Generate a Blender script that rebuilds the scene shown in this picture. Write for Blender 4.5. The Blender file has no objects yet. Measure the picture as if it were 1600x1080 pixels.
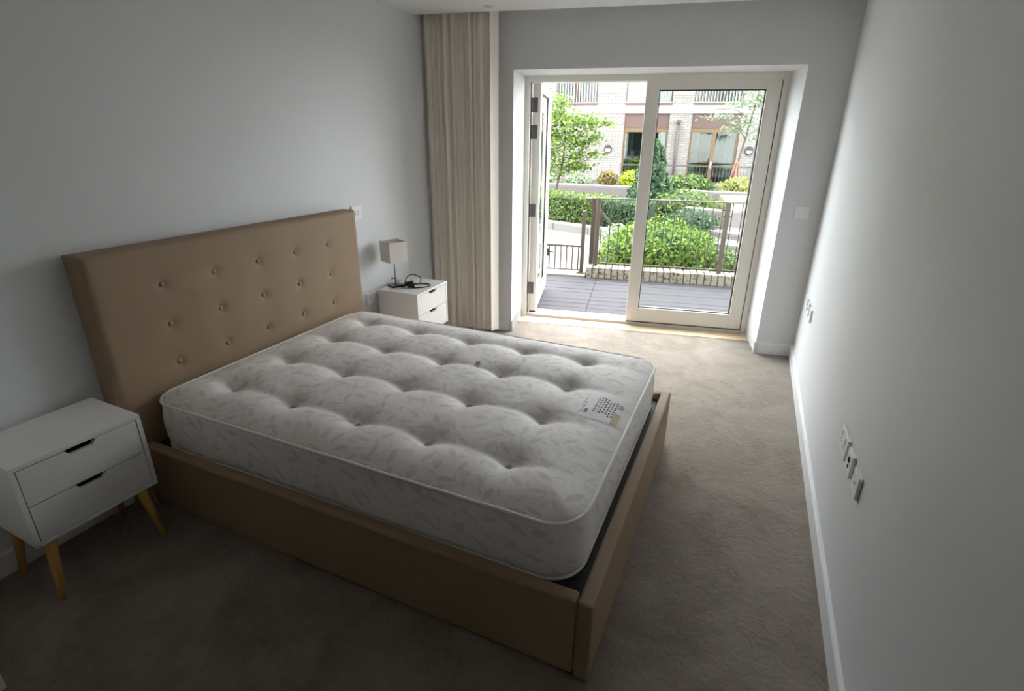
import bpy, bmesh, math, random
from mathutils import Matrix, Vector, noise
S = bpy.context.scene
COL = S.collection
PI = math.pi
random.seed(7)

# ------------------------------------------------------------------ camera, sky, exposure
cam_d = bpy.data.cameras.new('camera'); cam = bpy.data.objects.new('camera', cam_d); COL.objects.link(cam); S.camera = cam
CAM = Vector((2.50245, -3.96182, 1.65914)); YAW = .418886; PITCH = -.364767; ROLL = .009822
_fw = Vector((-math.sin(YAW), math.cos(YAW), 0)); _rt = Vector((math.cos(YAW), math.sin(YAW), 0)); _up = Vector((0, 0, 1))
_F = _fw*math.cos(PITCH)+_up*math.sin(PITCH); _U = _up*math.cos(PITCH)-_fw*math.sin(PITCH)
_R2 = _rt*math.cos(ROLL)+_U*math.sin(ROLL); _U2 = _U*math.cos(ROLL)-_rt*math.sin(ROLL)
cam.matrix_world = Matrix(((_R2.x, _U2.x, -_F.x, CAM.x), (_R2.y, _U2.y, -_F.y, CAM.y), (_R2.z, _U2.z, -_F.z, CAM.z), (0, 0, 0, 1)))
cam_d.sensor_fit = 'HORIZONTAL'; cam_d.sensor_width = 36; cam_d.lens = 813.745*36/1600
cam_d.shift_y = -(540-524.898)/1600; cam_d.clip_start = .05; cam_d.clip_end = 300

world = bpy.data.worlds.new('overcast_sky'); S.world = world; world.use_nodes = True
bgn = world.node_tree.nodes['Background']; bgn.inputs[0].default_value = (.93, .97, 1.0, 1); bgn.inputs[1].default_value = 8.8
sun_d = bpy.data.lights.new('hazy_sun', 'SUN'); sun = bpy.data.objects.new('hazy_sun', sun_d); COL.objects.link(sun)
sun_d.energy = 3.2; sun_d.angle = math.radians(30); sun_d.color = (1, .97, .93)
_el = math.radians(51); _az = math.radians(90+11-3)     # the sun stands in bright haze beyond the opposite building
sun.rotation_euler = Vector((math.cos(_az)*math.cos(_el), math.sin(_az)*math.cos(_el), math.sin(_el))).to_track_quat('Z', 'Y').to_euler()
sun.location = (1, 30, 20)
S.view_settings.view_transform = 'Standard'; S.view_settings.look = 'None'; S.view_settings.gamma = 1
S.view_settings.use_curve_mapping = False; S.view_settings.exposure = 0.62
S.cycles.max_bounces = 14; S.cycles.diffuse_bounces = 10; S.cycles.transparent_max_bounces = 16
S.cycles.sample_clamp_indirect = 6.0

# ------------------------------------------------------------------ helpers
A = .19158                                  # the window wall runs 11 degrees off the side walls
GM = Matrix.Rotation(A, 4, 'Z')             # window-wall frame (u along it, d outwards, z) -> world
def G(u, d, z=0): return GM @ Vector((u, d, z))

class MB:
    def __init__(s): s.v = []; s.f = []; s.sm = []
    def add(s, vs, fs, smooth=False):
        b = len(s.v); s.v += [Vector(p) for p in vs]
        for f in fs: s.f.append([i+b for i in f]); s.sm.append(smooth)
        return s
    def box(s, x0, x1, y0, y1, z0, z1, bev=0, M=None):
        if bev <= 0:
            vs = [(x, y, z) for z in (z0, z1) for y in (y0, y1) for x in (x0, x1)]
            fs = [(0, 2, 3, 1), (4, 5, 7, 6), (0, 1, 5, 4), (2, 6, 7, 3), (0, 4, 6, 2), (1, 3, 7, 5)]
            if M: vs = [M @ Vector(p) for p in vs]
            return s.add(vs, fs)
        bm = bmesh.new(); bmesh.ops.create_cube(bm, size=1)
        for v in bm.verts: v.co = Vector(((x0+x1)/2+v.co.x*(x1-x0), (y0+y1)/2+v.co.y*(y1-y0), (z0+z1)/2+v.co.z*(z1-z0)))
        bev = min(bev, .49*min(abs(x1-x0), abs(y1-y0), abs(z1-z0)))
        bmesh.ops.bevel(bm, geom=bm.edges[:], offset=bev, segments=2, affect='EDGES', profile=.5)
        return s.bm(bm, M)
    def bm(s, bm, M=None, smooth=False):
        bm.verts.index_update()
        s.add([(M @ v.co) if M else v.co for v in bm.verts], [[v.index for v in f.verts] for f in bm.faces], smooth); bm.free(); return s
    def tube(s, pts, r, seg=8, caps=True, closed=False):
        pts = [Vector(p) for p in pts]; n = len(pts); rs = r if isinstance(r, (list, tuple)) else [r]*n
        vs = []; prev = None
        for i, p in enumerate(pts):
            if closed: t = pts[(i+1) % n]-pts[i-1]
            else: t = pts[min(i+1, n-1)]-pts[max(i-1, 0)]
            t.normalize()
            if prev is None:
                a = Vector((0, 0, 1)) if abs(t.z) < .9 else Vector((1, 0, 0)); x = t.cross(a).normalized()
            else:
                x = (prev-t*prev.dot(t)).normalized()
            prev = x; y = t.cross(x)
            for k in range(seg):
                q = 2*PI*k/seg; vs.append(p+(x*math.cos(q)+y*math.sin(q))*rs[i])
        fs = []
        for i in range(n if closed else n-1):
            j = (i+1) % n
            for k in range(seg):
                k2 = (k+1) % seg; fs.append((i*seg+k, i*seg+k2, j*seg+k2, j*seg+k))
        if caps and not closed: fs += [tuple(range(seg))[::-1], tuple((n-1)*seg+k for k in range(seg))]
        return s.add(vs, fs, True)
    def lathe(s, prof, c=(0, 0, 0), seg=24, M=None):
        vs = []; fs = []; n = len(prof)
        for r, z in prof:
            for k in range(seg):
                q = 2*PI*k/seg; p = Vector((r*math.cos(q), r*math.sin(q), z)); p = (M @ p) if M else p
                vs.append(p+Vector(c))
        for i in range(n-1):
            for k in range(seg):
                k2 = (k+1) % seg; fs.append((i*seg+k, i*seg+k2, (i+1)*seg+k2, (i+1)*seg+k))
        fs.append(tuple(range(seg))[::-1]); fs.append(tuple((n-1)*seg+k for k in range(seg)))
        return s.add(vs, fs, True)
    def prism(s, poly, ax, a, b):            # polygon in the two other axes, extruded along ax
        def P(p, t):
            return (t, p[0], p[1]) if ax == 'x' else (p[0], t, p[1]) if ax == 'y' else (p[0], p[1], t)
        n = len(poly); vs = [P(p, a) for p in poly]+[P(p, b) for p in poly]
        fs = [tuple(range(n))[::-1], tuple(range(n, 2*n))]+[(i, (i+1) % n, n+(i+1) % n, n+i) for i in range(n)]
        return s.add(vs, fs)
    def grid(s, fn, nu, nv, smooth=True):
        vs = [fn(i/nu, j/nv) for j in range(nv+1) for i in range(nu+1)]
        fs = [(j*(nu+1)+i, j*(nu+1)+i+1, (j+1)*(nu+1)+i+1, (j+1)*(nu+1)+i) for j in range(nv) for i in range(nu)]
        return s.add(vs, fs, smooth)
    def sphere(s, c, r, seg=12, rings=8, jit=0):
        bm = bmesh.new(); bmesh.ops.create_uvsphere(bm, u_segments=seg, v_segments=rings, radius=1)
        for v in bm.verts:
            k = 1+jit*(noise.noise(v.co*2.3+Vector(c))); v.co = Vector((c[0]+v.co.x*r[0]*k, c[1]+v.co.y*r[1]*k, c[2]+v.co.z*r[2]*k))
        return s.bm(bm, None, True)
    def xf(s, M): s.v = [M @ p for p in s.v]; return s

def put(o, name, label=None, cat=None, group=None, kind=None):
    if label: o['label'] = label
    if cat: o['category'] = cat
    if group: o['group'] = group
    if kind: o['kind'] = kind
    return o
MW = {}
def thing(name, loc, rz=0, label=None, cat=None, group=None, kind=None):
    o = bpy.data.objects.new(name, None); COL.objects.link(o); o.empty_display_size = .1
    o.location = loc; o.rotation_euler = (0, 0, rz); MW[o] = Matrix.Translation(Vector(loc)) @ Matrix.Rotation(rz, 4, 'Z')
    return put(o, name, label, cat, group, kind)
def obj(name, mb, mat, parent=None, label=None, cat=None, group=None, kind=None, local=False, far=False, recalc=True):
    """mesh object; vertices given in world (or window-wall) coordinates unless local"""
    if far: mb.xf(GM)
    root = parent
    if parent is not None:
        if not local: mb.xf(MW[parent].inverted())
        o_loc = None
    else:
        xs = [p.x for p in mb.v]; ys = [p.y for p in mb.v]; zs = [p.z for p in mb.v]
        o_loc = Vector(((min(xs)+max(xs))/2, (min(ys)+max(ys))/2, min(zs)))
        if not local:
            T = Matrix.Translation(o_loc) @ (GM if far else Matrix.Identity(4)); mb.xf(T.inverted())
    me = bpy.data.meshes.new(name); me.from_pydata([tuple(p) for p in mb.v], [], mb.f)
    me.polygons.foreach_set('use_smooth', mb.sm)
    if recalc:
        bm = bmesh.new(); bm.from_mesh(me); bmesh.ops.recalc_face_normals(bm, faces=bm.faces); bm.to_mesh(me); bm.free()
    if mat: me.materials.append(mat)
    o = bpy.data.objects.new(name, me); COL.objects.link(o)
    if parent is not None:
        o.parent = parent; MW[o] = MW[parent].copy()
    else:
        if not local:
            o.location = o_loc; o.rotation_euler = (0, 0, A if far else 0); MW[o] = T
    return put(o, name, label, cat, group, kind)
def share(name, src, parent, M):                # another piece with the same mesh data
    o = bpy.data.objects.new(name, src.data); COL.objects.link(o); o.parent = parent; o.matrix_local = M; return o
def kids(o): return [c for c in list(COL.objects) if c.parent is o]
def dup(root, loc, rz, label=None):
    r = root.copy(); COL.objects.link(r); r.location = loc; r.rotation_euler = (0, 0, rz); MW[r] = Matrix.Translation(Vector(loc)) @ Matrix.Rotation(rz, 4, 'Z')
    if label: r['label'] = label
    for ch in kids(root):
        c = ch.copy(); COL.objects.link(c); c.parent = r
        for g in kids(ch):
            d = g.copy(); COL.objects.link(d); d.parent = c
    return r

# ------------------------------------------------------------------ materials
def M_(name): m = bpy.data.materials.new(name); m.use_nodes = True; return m, m.node_tree.nodes, m.node_tree.links
def plain(name, col, rough=.6, metal=0, spec=.5, bump=0, bscale=200, var=0, vscale=5):
    m, N, L = M_(name); b = N['Principled BSDF']
    b.inputs['Base Color'].default_value = (*col, 1); b.inputs['Roughness'].default_value = rough
    b.inputs['Metallic'].default_value = metal; b.inputs['Specular IOR Level'].default_value = spec
    if bump or var:
        tc = N.new('ShaderNodeTexCoord')
    if bump:
        n = N.new('ShaderNodeTexNoise'); n.inputs['Scale'].default_value = bscale; n.inputs['Detail'].default_value = 3
        bp = N.new('ShaderNodeBump'); bp.inputs['Strength'].default_value = bump; bp.inputs['Distance'].default_value = .002
        L.new(tc.outputs['Object'], n.inputs['Vector']); L.new(n.outputs['Fac'], bp.inputs['Height']); L.new(bp.outputs['Normal'], b.inputs['Normal'])
    if var:
        n = N.new('ShaderNodeTexNoise'); n.inputs['Scale'].default_value = vscale; n.inputs['Detail'].default_value = 4
        mx = N.new('ShaderNodeMix'); mx.data_type = 'RGBA'; mx.inputs[6].default_value = (*[c*(1-var) for c in col], 1); mx.inputs[7].default_value = (*[min(1, c*(1+var)) for c in col], 1)
        L.new(tc.outputs['Object'], n.inputs['Vector']); L.new(n.outputs['Fac'], mx.inputs[0]); L.new(mx.outputs[2], b.inputs['Base Color'])
    return m

wall_m = plain('wall_paint', (.70, .715, .725), .55, bump=.06, bscale=60)
ceil_m = plain('ceiling_paint', (.78, .79, .79), .7)
trim_m = plain('white_gloss_trim', (.80, .81, .82), .35)
white_m = plain('white_plastic', (.80, .80, .80), .3)
lacquer_m = plain('white_lacquer', (.76, .75, .73), .35)
dark_m = plain('dark_void', (.01, .01, .01), .8)
black_m = plain('black_rubber', (.012, .012, .014), .35)
frame_m = plain('cream_door_paint', (.76, .735, .67), .4)
gasket_m = plain('black_gasket', (.02, .02, .022), .5)
hinge_m = plain('grey_hinge_metal', (.16, .15, .16), .35, metal=.6)
metal_m = plain('bronze_railing_metal', (.075, .06, .042), .45, metal=.3)
chrome_m = plain('brushed_steel', (.30, .29, .28), .3, metal=.9)
shade_m = plain('lamp_shade_cloth', (.72, .68, .64), .8, bump=.2, bscale=400)
headb_m = plain('taupe_upholstery', (.300, .207, .128), .62, bump=.35, bscale=500, var=.06, vscale=3)
slat_m = plain('black_bed_base', (.012, .012, .016), .7)
piping_m = plain('cream_piping', (.80, .78, .72), .5)
print_m = plain('label_ink', (.05, .05, .09), .6)
label_m = plain('label_cloth', (.80, .77, .80), .6)
gold_m = plain('label_gold', (.48, .33, .18), .5)
kerb_m = plain('pale_stone', (.165, .155, .145), .7, bump=.2, bscale=40, var=.08, vscale=6)
soil_m = plain('dark_soil', (.03, .025, .02), .9)
lawn_m = plain('lawn', (.16, .18, .05), .9, var=.3, vscale=9)
path_m = plain('pink_paving', (.135, .117, .116), .75, var=.06, vscale=4)
step_m = plain('step_stone', (.16, .155, .15), .75, var=.1, vscale=8)
brownpanel_m = plain('brown_cladding', (.072, .040, .032), .5)
winframe_m = plain('bronze_window_frame', (.10, .060, .028), .45)
slab_m = plain('white_concrete_band', (.32, .31, .30), .7)
fence_m = plain('pale_railing', (.22, .205, .19), .5)
pipe_m = plain('brown_downpipe', (.06, .044, .038), .5)
lampdark_m = plain('dark_bulkhead', (.022, .022, .028), .5)
bark_m = plain('tree_bark', (.10, .07, .05), .9, bump=.5, bscale=60)
stake_m = plain('red_brown_stake', (.22, .10, .06), .8)
render_m = plain('outside_render', (.55, .53, .50), .8)

def wood(name, c1, c2, rough=.4, sx=1.2, sy=18):
    m, N, L = M_(name); b = N['Principled BSDF']; b.inputs['Roughness'].default_value = rough
    tc = N.new('ShaderNodeTexCoord'); mp = N.new('ShaderNodeMapping'); mp.inputs['Scale'].default_value = (sx, sy, sy)
    n = N.new('ShaderNodeTexNoise'); n.inputs['Scale'].default_value = 4; n.inputs['Detail'].default_value = 6; n.inputs['Distortion'].default_value = .6
    r = N.new('ShaderNodeValToRGB'); r.color_ramp.elements[0].position = .3; r.color_ramp.elements[1].position = .7
    r.color_ramp.elements[0].color = (*c1, 1); r.color_ramp.elements[1].color = (*c2, 1)
    L.new(tc.outputs['Object'], mp.inputs[0]); L.new(mp.outputs[0], n.inputs['Vector']); L.new(n.outputs['Fac'], r.inputs[0]); L.new(r.outputs[0], b.inputs['Base Color'])
    bp = N.new('ShaderNodeBump'); bp.inputs['Strength'].default_value = .15; bp.inputs['Distance'].default_value = .002
    L.new(n.outputs['Fac'], bp.inputs['Height']); L.new(bp.outputs[0], b.inputs['Normal']); return m
oak_m = wood('oak_threshold', (.58, .42, .27), (.68, .53, .37), .35)
leg_m = wood('beech_leg', (.52, .27, .06), (.64, .36, .10), .4, 18, 1.5)
deck_m = wood('grey_decking', (.026, .0235, .0285), (.038, .035, .041), .9)

def carpet_mat():
    m, N, L = M_('taupe_carpet'); b = N['Principled BSDF']; b.inputs['Roughness'].default_value = .95; b.inputs['Specular IOR Level'].default_value = .1
    b.inputs['Sheen Weight'].default_value = .35; b.inputs['Sheen Roughness'].default_value = .45
    tc = N.new('ShaderNodeTexCoord')
    def nz(scale, detail, dist, mapscale=(1, 1, 1), rot=0):
        mp = N.new('ShaderNodeMapping'); mp.inputs['Scale'].default_value = mapscale; mp.inputs['Rotation'].default_value = (0, 0, rot)
        n = N.new('ShaderNodeTexNoise'); n.inputs['Scale'].default_value = scale; n.inputs['Detail'].default_value = detail; n.inputs['Distortion'].default_value = dist
        L.new(tc.outputs['Object'], mp.inputs[0]); L.new(mp.outputs[0], n.inputs['Vector']); return n
    n1 = nz(2.6, 6, 1.6); n2 = nz(21, 9, 1.3); n2.inputs['Roughness'].default_value = .62; n3 = nz(330, 2, 0)
    r = N.new('ShaderNodeValToRGB'); r.color_ramp.elements[0].position = .40; r.color_ramp.elements[1].position = .62
    r.color_ramp.elements[0].color = (.168, .134, .103, 1); r.color_ramp.elements[1].color = (.282, .238, .200, 1)  # blotchy two-tone colour stands in for shading from pile direction
    ad = N.new('ShaderNodeMath'); ad.operation = 'MULTIPLY_ADD'; ad.inputs[1].default_value = .45; 
    s2 = N.new('ShaderNodeMath'); s2.operation = 'MULTIPLY_ADD'; s2.inputs[1].default_value = .25
    L.new(n1.outputs['Fac'], ad.inputs[0]); L.new(n2.outputs['Fac'], s2.inputs[0]); 
    s3 = N.new('ShaderNodeMath'); s3.operation = 'MULTIPLY'; s3.inputs[1].default_value = .35; L.new(n3.outputs['Fac'], s3.inputs[0])
    L.new(s3.outputs[0], s2.inputs[2]); L.new(s2.outputs[0], ad.inputs[2]); L.new(ad.outputs[0], r.inputs[0]); L.new(r.outputs[0], b.inputs['Base Color'])
    b1 = N.new('ShaderNodeBump'); b1.inputs['Strength'].default_value = .42; b1.inputs['Distance'].default_value = .022
    b2 = N.new('ShaderNodeBump'); b2.inputs['Strength'].default_value = .5; b2.inputs['Distance'].default_value = .004
    L.new(n2.outputs['Fac'], b1.inputs['Height']); L.new(n3.outputs['Fac'], b2.inputs['Height']); L.new(b1.outputs[0], b2.inputs['Normal']); L.new(b2.outputs[0], b.inputs['Normal'])
    return m
carpet_m = carpet_mat()

def damask_mat():
    m, N, L = M_('leaf_damask_ticking'); b = N['Principled BSDF']; b.inputs['Roughness'].default_value = .6; b.inputs['Sheen Weight'].default_value = .15
    tc = N.new('ShaderNodeTexCoord'); sp = N.new('ShaderNodeSeparateXYZ'); L.new(tc.outputs['Object'], sp.inputs[0])
    def mth(op, a, b_=None, c=None):
        n = N.new('ShaderNodeMath'); n.operation = op
        for i, q in enumerate((a, b_, c)):
            if q is None: continue
            if isinstance(q, (int, float)): n.inputs[i].default_value = q
            else: L.new(q, n.inputs[i])
        return n.outputs[0]
    cx = mth('MULTIPLY_ADD', sp.outputs[2], .7, sp.outputs[0]); cy = mth('ADD', sp.outputs[1], sp.outputs[2])
    cb = N.new('ShaderNodeCombineXYZ'); L.new(cx, cb.inputs[0]); L.new(cy, cb.inputs[1])
    def leaves(scale, off, lw, lh, prob):
        v = N.new('ShaderNodeVectorMath'); v.operation = 'MULTIPLY_ADD'; v.inputs[1].default_value = (scale, scale, scale); v.inputs[2].default_value = (off, off*1.7, 0)
        L.new(cb.outputs[0], v.inputs[0])
        vo = N.new('ShaderNodeTexVoronoi'); vo.voronoi_dimensions = '2D'; vo.inputs['Scale'].default_value = 1; vo.inputs['Randomness'].default_value = .75
        L.new(v.outputs[0], vo.inputs['Vector'])
        d = N.new('ShaderNodeVectorMath'); d.operation = 'SUBTRACT'; L.new(v.outputs[0], d.inputs[0]); L.new(vo.outputs['Position'], d.inputs[1])
        sc = N.new('ShaderNodeSeparateColor'); L.new(vo.outputs['Color'], sc.inputs[0])
        ro = N.new('ShaderNodeVectorRotate'); ro.rotation_type = 'Z_AXIS'; L.new(d.outputs[0], ro.inputs['Vector']); L.new(mth('MULTIPLY', sc.outputs[0], 6.28), ro.inputs['Angle'])
        s2 = N.new('ShaderNodeSeparateXYZ'); L.new(ro.outputs[0], s2.inputs[0])
        q = mth('DIVIDE', s2.outputs[0], lw); w = mth('MULTIPLY', mth('SUBTRACT', 1.0, mth('MULTIPLY', q, q)), lh)
        e = mth('SUBTRACT', w, mth('ABSOLUTE', s2.outputs[1]))
        inside = mth('MULTIPLY', mth('MINIMUM', mth('MAXIMUM', mth('MULTIPLY', e, 40), 0), 1), 1)
        return mth('MULTIPLY', inside, mth('LESS_THAN', sc.outputs[1], prob))
    l1 = leaves(11, 3.1, .40, .15, .85); l2 = leaves(15, 9.7, .38, .13, .7); l3 = leaves(8, 5.3, .20, .19, .35)
    n = N.new('ShaderNodeTexNoise'); n.inputs['Scale'].default_value = 5; n.inputs['Detail'].default_value = 0; L.new(cb.outputs[0], n.inputs['Vector'])
    stem = mth('LESS_THAN', mth('ABSOLUTE', mth('SUBTRACT', n.outputs['Fac'], .5)), .008)
    f = mth('MAXIMUM', mth('MAXIMUM', l1, mth('MULTIPLY', l2, .7)), mth('MAXIMUM', mth('MULTIPLY', stem, .6), mth('MULTIPLY', l3, .6)))
    mx = N.new('ShaderNodeMix'); mx.data_type = 'RGBA'; mx.inputs[6].default_value = (.80, .758, .735, 1); mx.inputs[7].default_value = (.56, .53, .515, 1)
    L.new(mth('MULTIPLY', f, .62), mx.inputs[0]); L.new(mx.outputs[2], b.inputs['Base Color'])
    w = N.new('ShaderNodeTexNoise'); w.inputs['Scale'].default_value = 25; w.inputs['Detail'].default_value = 3; L.new(tc.outputs['Object'], w.inputs['Vector'])
    bp = N.new('ShaderNodeBump'); bp.inputs['Strength'].default_value = .25; bp.inputs['Distance'].default_value = .008; L.new(w.outputs['Fac'], bp.inputs['Height']); L.new(bp.outputs[0], b.inputs['Normal'])
    return m
damask_m = damask_mat()

def glass_mat(name, tint, refl=.04):
    m, N, L = M_(name); N.remove(N['Principled BSDF']); out = N['Material Output']
    t = N.new('ShaderNodeBsdfTransparent'); t.inputs[0].default_value = (*tint, 1); g = N.new('ShaderNodeBsdfGlossy'); g.inputs['Roughness'].default_value = .0
    lw = N.new('ShaderNodeLayerWeight'); pw_ = N.new('ShaderNodeMath'); pw_.operation = 'POWER'; pw_.inputs[1].default_value = 5
    fr = N.new('ShaderNodeMath'); fr.operation = 'MULTIPLY_ADD'; fr.inputs[1].default_value = .9; fr.inputs[2].default_value = refl; mx = N.new('ShaderNodeMixShader')
    L.new(lw.outputs['Facing'], pw_.inputs[0]); L.new(pw_.outputs[0], fr.inputs[0]); L.new(fr.outputs[0], mx.inputs[0]); L.new(t.outputs[0], mx.inputs[1]); L.new(g.outputs[0], mx.inputs[2]); L.new(mx.outputs[0], out.inputs[0]); return m
glass_m = glass_mat('clear_glass', (.95, .965, .96))
def farglass():
    m = plain('dark_window_glass', (.035, .06, .06), .03, spec=1.0); return m
farglass_m = farglass()

def blind_mat():
    m, N, L = M_('cream_blind_fabric'); b = N['Principled BSDF']; b.inputs['Roughness'].default_value = .8
    oi = N.new('ShaderNodeObjectInfo'); mx = N.new('ShaderNodeMix'); mx.data_type = 'RGBA'
    mx.inputs[6].default_value = (.76, .71, .62, 1); mx.inputs[7].default_value = (.92, .88, .80, 1)
    L.new(oi.outputs['Random'], mx.inputs[0]); L.new(mx.outputs[2], b.inputs['Base Color'])
    t = N.new('ShaderNodeBsdfTranslucent'); L.new(mx.outputs[2], t.inputs[0]); ms = N.new('ShaderNodeMixShader'); ms.inputs[0].default_value = .06
    L.new(b.outputs[0], ms.inputs[1]); L.new(t.outputs[0], ms.inputs[2]); L.new(ms.outputs[0], N['Material Output'].inputs[0]); return m
blind_m = blind_mat()

def leaf_mat(name, c1, c2, trans=.35):
    m, N, L = M_(name); b = N['Principled BSDF']; b.inputs['Roughness'].default_value = .55; b.inputs['Specular IOR Level'].default_value = .25
    g = N.new('ShaderNodeNewGeometry'); mx = N.new('ShaderNodeMix'); mx.data_type = 'RGBA'
    mx.inputs[6].default_value = (*c1, 1); mx.inputs[7].default_value = (*c2, 1)
    L.new(g.outputs['Random Per Island'], mx.inputs[0]); L.new(mx.outputs[2], b.inputs['Base Color'])
    t = N.new('ShaderNodeBsdfTranslucent'); L.new(mx.outputs[2], t.inputs[0]); ms = N.new('ShaderNodeMixShader'); ms.inputs[0].default_value = trans
    L.new(b.outputs[0], ms.inputs[1]); L.new(t.outputs[0], ms.inputs[2]); L.new(ms.outputs[0], N['Material Output'].inputs[0]); return m
lf_hedge = leaf_mat('hedge_leaf', (.03, .07, .012), (.16, .23, .05), .25)
lf_bright = leaf_mat('bright_leaf', (.035, .095, .010), (.20, .31, .04), .22)
lf_yellow = leaf_mat('yellow_green_leaf', (0.160, 0.256, 0.008), (0.368, 0.416, 0.024))
lf_dark = leaf_mat('evergreen_and_shaded_leaf', (.012, .035, .016), (.10, .175, .085))
lf_tree = leaf_mat('tree_leaf', (.04, .09, .012), (.20, .31, .05), .3)
lf_pale = leaf_mat('pale_leaf', (.14, .20, .12), (.34, .40, .28))
lf_olive = leaf_mat('olive_leaf', (.18, .20, .04), (.36, .37, .12))
lf_red = leaf_mat('red_brown_leaf', (.16, .07, .04), (.20, .22, .06))
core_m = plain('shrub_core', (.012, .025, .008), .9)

def brick_wall_mat():
    m, N, L = M_('cream_facade_brick'); b = N['Principled BSDF']; b.inputs['Roughness'].default_value = .85
    tc = N.new('ShaderNodeTexCoord'); sp = N.new('ShaderNodeSeparateXYZ'); cb = N.new('ShaderNodeCombineXYZ')
    L.new(tc.outputs['Object'], sp.inputs[0]); ad = N.new('ShaderNodeMath'); L.new(sp.outputs[0], ad.inputs[0]); L.new(sp.outputs[1], ad.inputs[1])
    L.new(ad.outputs[0], cb.inputs[0]); L.new(sp.outputs[2], cb.inputs[1])
    br = N.new('ShaderNodeTexBrick'); br.inputs['Scale'].default_value = 1; br.inputs['Brick Width'].default_value = .225; br.inputs['Row Height'].default_value = .075; br.inputs['Mortar Size'].default_value = .008
    br.inputs['Color1'].default_value = (.165, .150, .138, 1); br.inputs['Color2'].default_value = (.215, .198, .185, 1); br.inputs['Mortar'].default_value = (.100, .088, .080, 1)
    L.new(cb.outputs[0], br.inputs['Vector']); L.new(br.outputs['Color'], b.inputs['Base Color']); return m
facade_m = brick_wall_mat()
def soldier_brick_mat():
    m, N, L = M_('weathered_cream_brick'); b = N['Principled BSDF']; b.inputs['Roughness'].default_value = .9
    tc = N.new('ShaderNodeTexCoord'); oi = N.new('ShaderNodeObjectInfo'); n = N.new('ShaderNodeTexNoise'); n.noise_dimensions = '4D'; n.inputs['Scale'].default_value = 22; n.inputs['Detail'].default_value = 5
    w = N.new('ShaderNodeMath'); w.operation = 'MULTIPLY'; w.inputs[1].default_value = 40; L.new(oi.outputs['Random'], w.inputs[0]); L.new(w.outputs[0], n.inputs['W'])
    r = N.new('ShaderNodeValToRGB'); r.color_ramp.elements[0].position = .33; r.color_ramp.elements[1].position = .50
    r.color_ramp.elements[0].color = (.06, .042, .02, 1); r.color_ramp.elements[1].color = (.26, .23, .185, 1)
    L.new(tc.outputs['Object'], n.inputs['Vector']); L.new(n.outputs['Fac'], r.inputs[0]); L.new(r.outputs[0], b.inputs['Base Color'])
    bp = N.new('ShaderNodeBump'); bp.inputs['Strength'].default_value = .4; bp.inputs['Distance'].default_value = .006; L.new(n.outputs['Fac'], bp.inputs['Height']); L.new(bp.outputs[0], b.inputs['Normal']); return m
soldier_m = soldier_brick_mat()
mortar_m = plain('mortar', (.06, .05, .035), .95)

# ------------------------------------------------------------------ room shell
H = 2.50; RW = 2.990; YB = -5.6  # back wall set farther away to darken the rear of the room
RL, RR, RT, RD = .685, 2.765, 2.145, .435
struct = lambda name, mb, mat, parent=None, far=False, **k: obj(name, mb, mat, parent, kind='structure', far=far, **k)
def floorpoly():
    m = MB(); pts = [Vector((-.1, YB-.1, 0)), Vector((RW+.1, YB-.1, 0)), G(3.25, .12), G(2.77, .12), G(2.77, .262), G(RL-.005, .262), G(RL-.005, .12), G(-.15, .12)]
    n = len(pts); m.add([p for p in pts]+[p-Vector((0, 0, .2)) for p in pts], [tuple(range(n)), tuple(range(n, 2*n))[::-1]]+[(i, n+i, n+(i+1) % n, (i+1) % n) for i in range(n)]); return m
struct('floor', floorpoly(), carpet_m, label='taupe deep pile carpet with footprints and brushed patches covering the bedroom floor')
struct('wall_left', MB().box(-.2, 0, YB-.1, .25, -.2, 2.9), wall_m, label='pale grey painted wall behind the headboard')
struct('wall_right', MB().box(RW, RW+.2, YB-.1, .75, -.2, 2.9), wall_m, label='pale painted wall on the right with socket plates')
struct('wall_back', MB().box(-.2, RW+.2, YB-.2, YB, -.2, 2.9), wall_m, label='plain wall behind the camera')
wf = MB()
wf.box(-.3, RL, 0, .62, -.2, 12); wf.box(RR, 3.35, 0, .62, -.2, 12); wf.box(RL, RR, 0, .62, RT, 12)  # upper part, out of view, raised to shade deck and garden
struct('wall_far', wf, wall_m, far=True, label='grey painted window wall pierced by the terrace door opening')
for nm, a, b in (('wall_outside_left', -7, -.3), ('wall_outside_right', 3.35, 9)):
    struct(nm, MB().box(a, b, .2, .62, -.3, 12), render_m, far=True, label='unseen outer wall of this building %s of the bedroom, raised to shade the garden' % ('left' if a < 0 else 'right'))  # unseen walls made tall and wide to shade the deck and garden
c = MB()      # ceiling slab that stops short of the window wall to leave the blind slot
pts = [Vector((-.1, YB-.1, 0)), Vector((RW+.1, YB-.1, 0)), G(3.3, -.19), G(-.15, -.19)]
c.add([p+Vector((0, 0, H)) for p in pts]+[p+Vector((0, 0, H+.15)) for p in pts], [(0, 3, 2, 1), (4, 5, 6, 7)]+[(i, (i+1) % 4, 4+(i+1) % 4, 4+i) for i in range(4)])
struct('ceiling', c, ceil_m, label='white ceiling with a slot for the blind along the window wall')
struct('trim_1', MB().box(-.15, 3.2, -.22, .02, H+.10, H+.2), ceil_m, far=True, label='closed top of the blind slot in the ceiling')
struct('trim_2', MB().box(RL+.001, RR-.001, .262, .60, -.05, .004, .001), oak_m, far=True, label='pale oak threshold board inside the terrace door')

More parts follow.
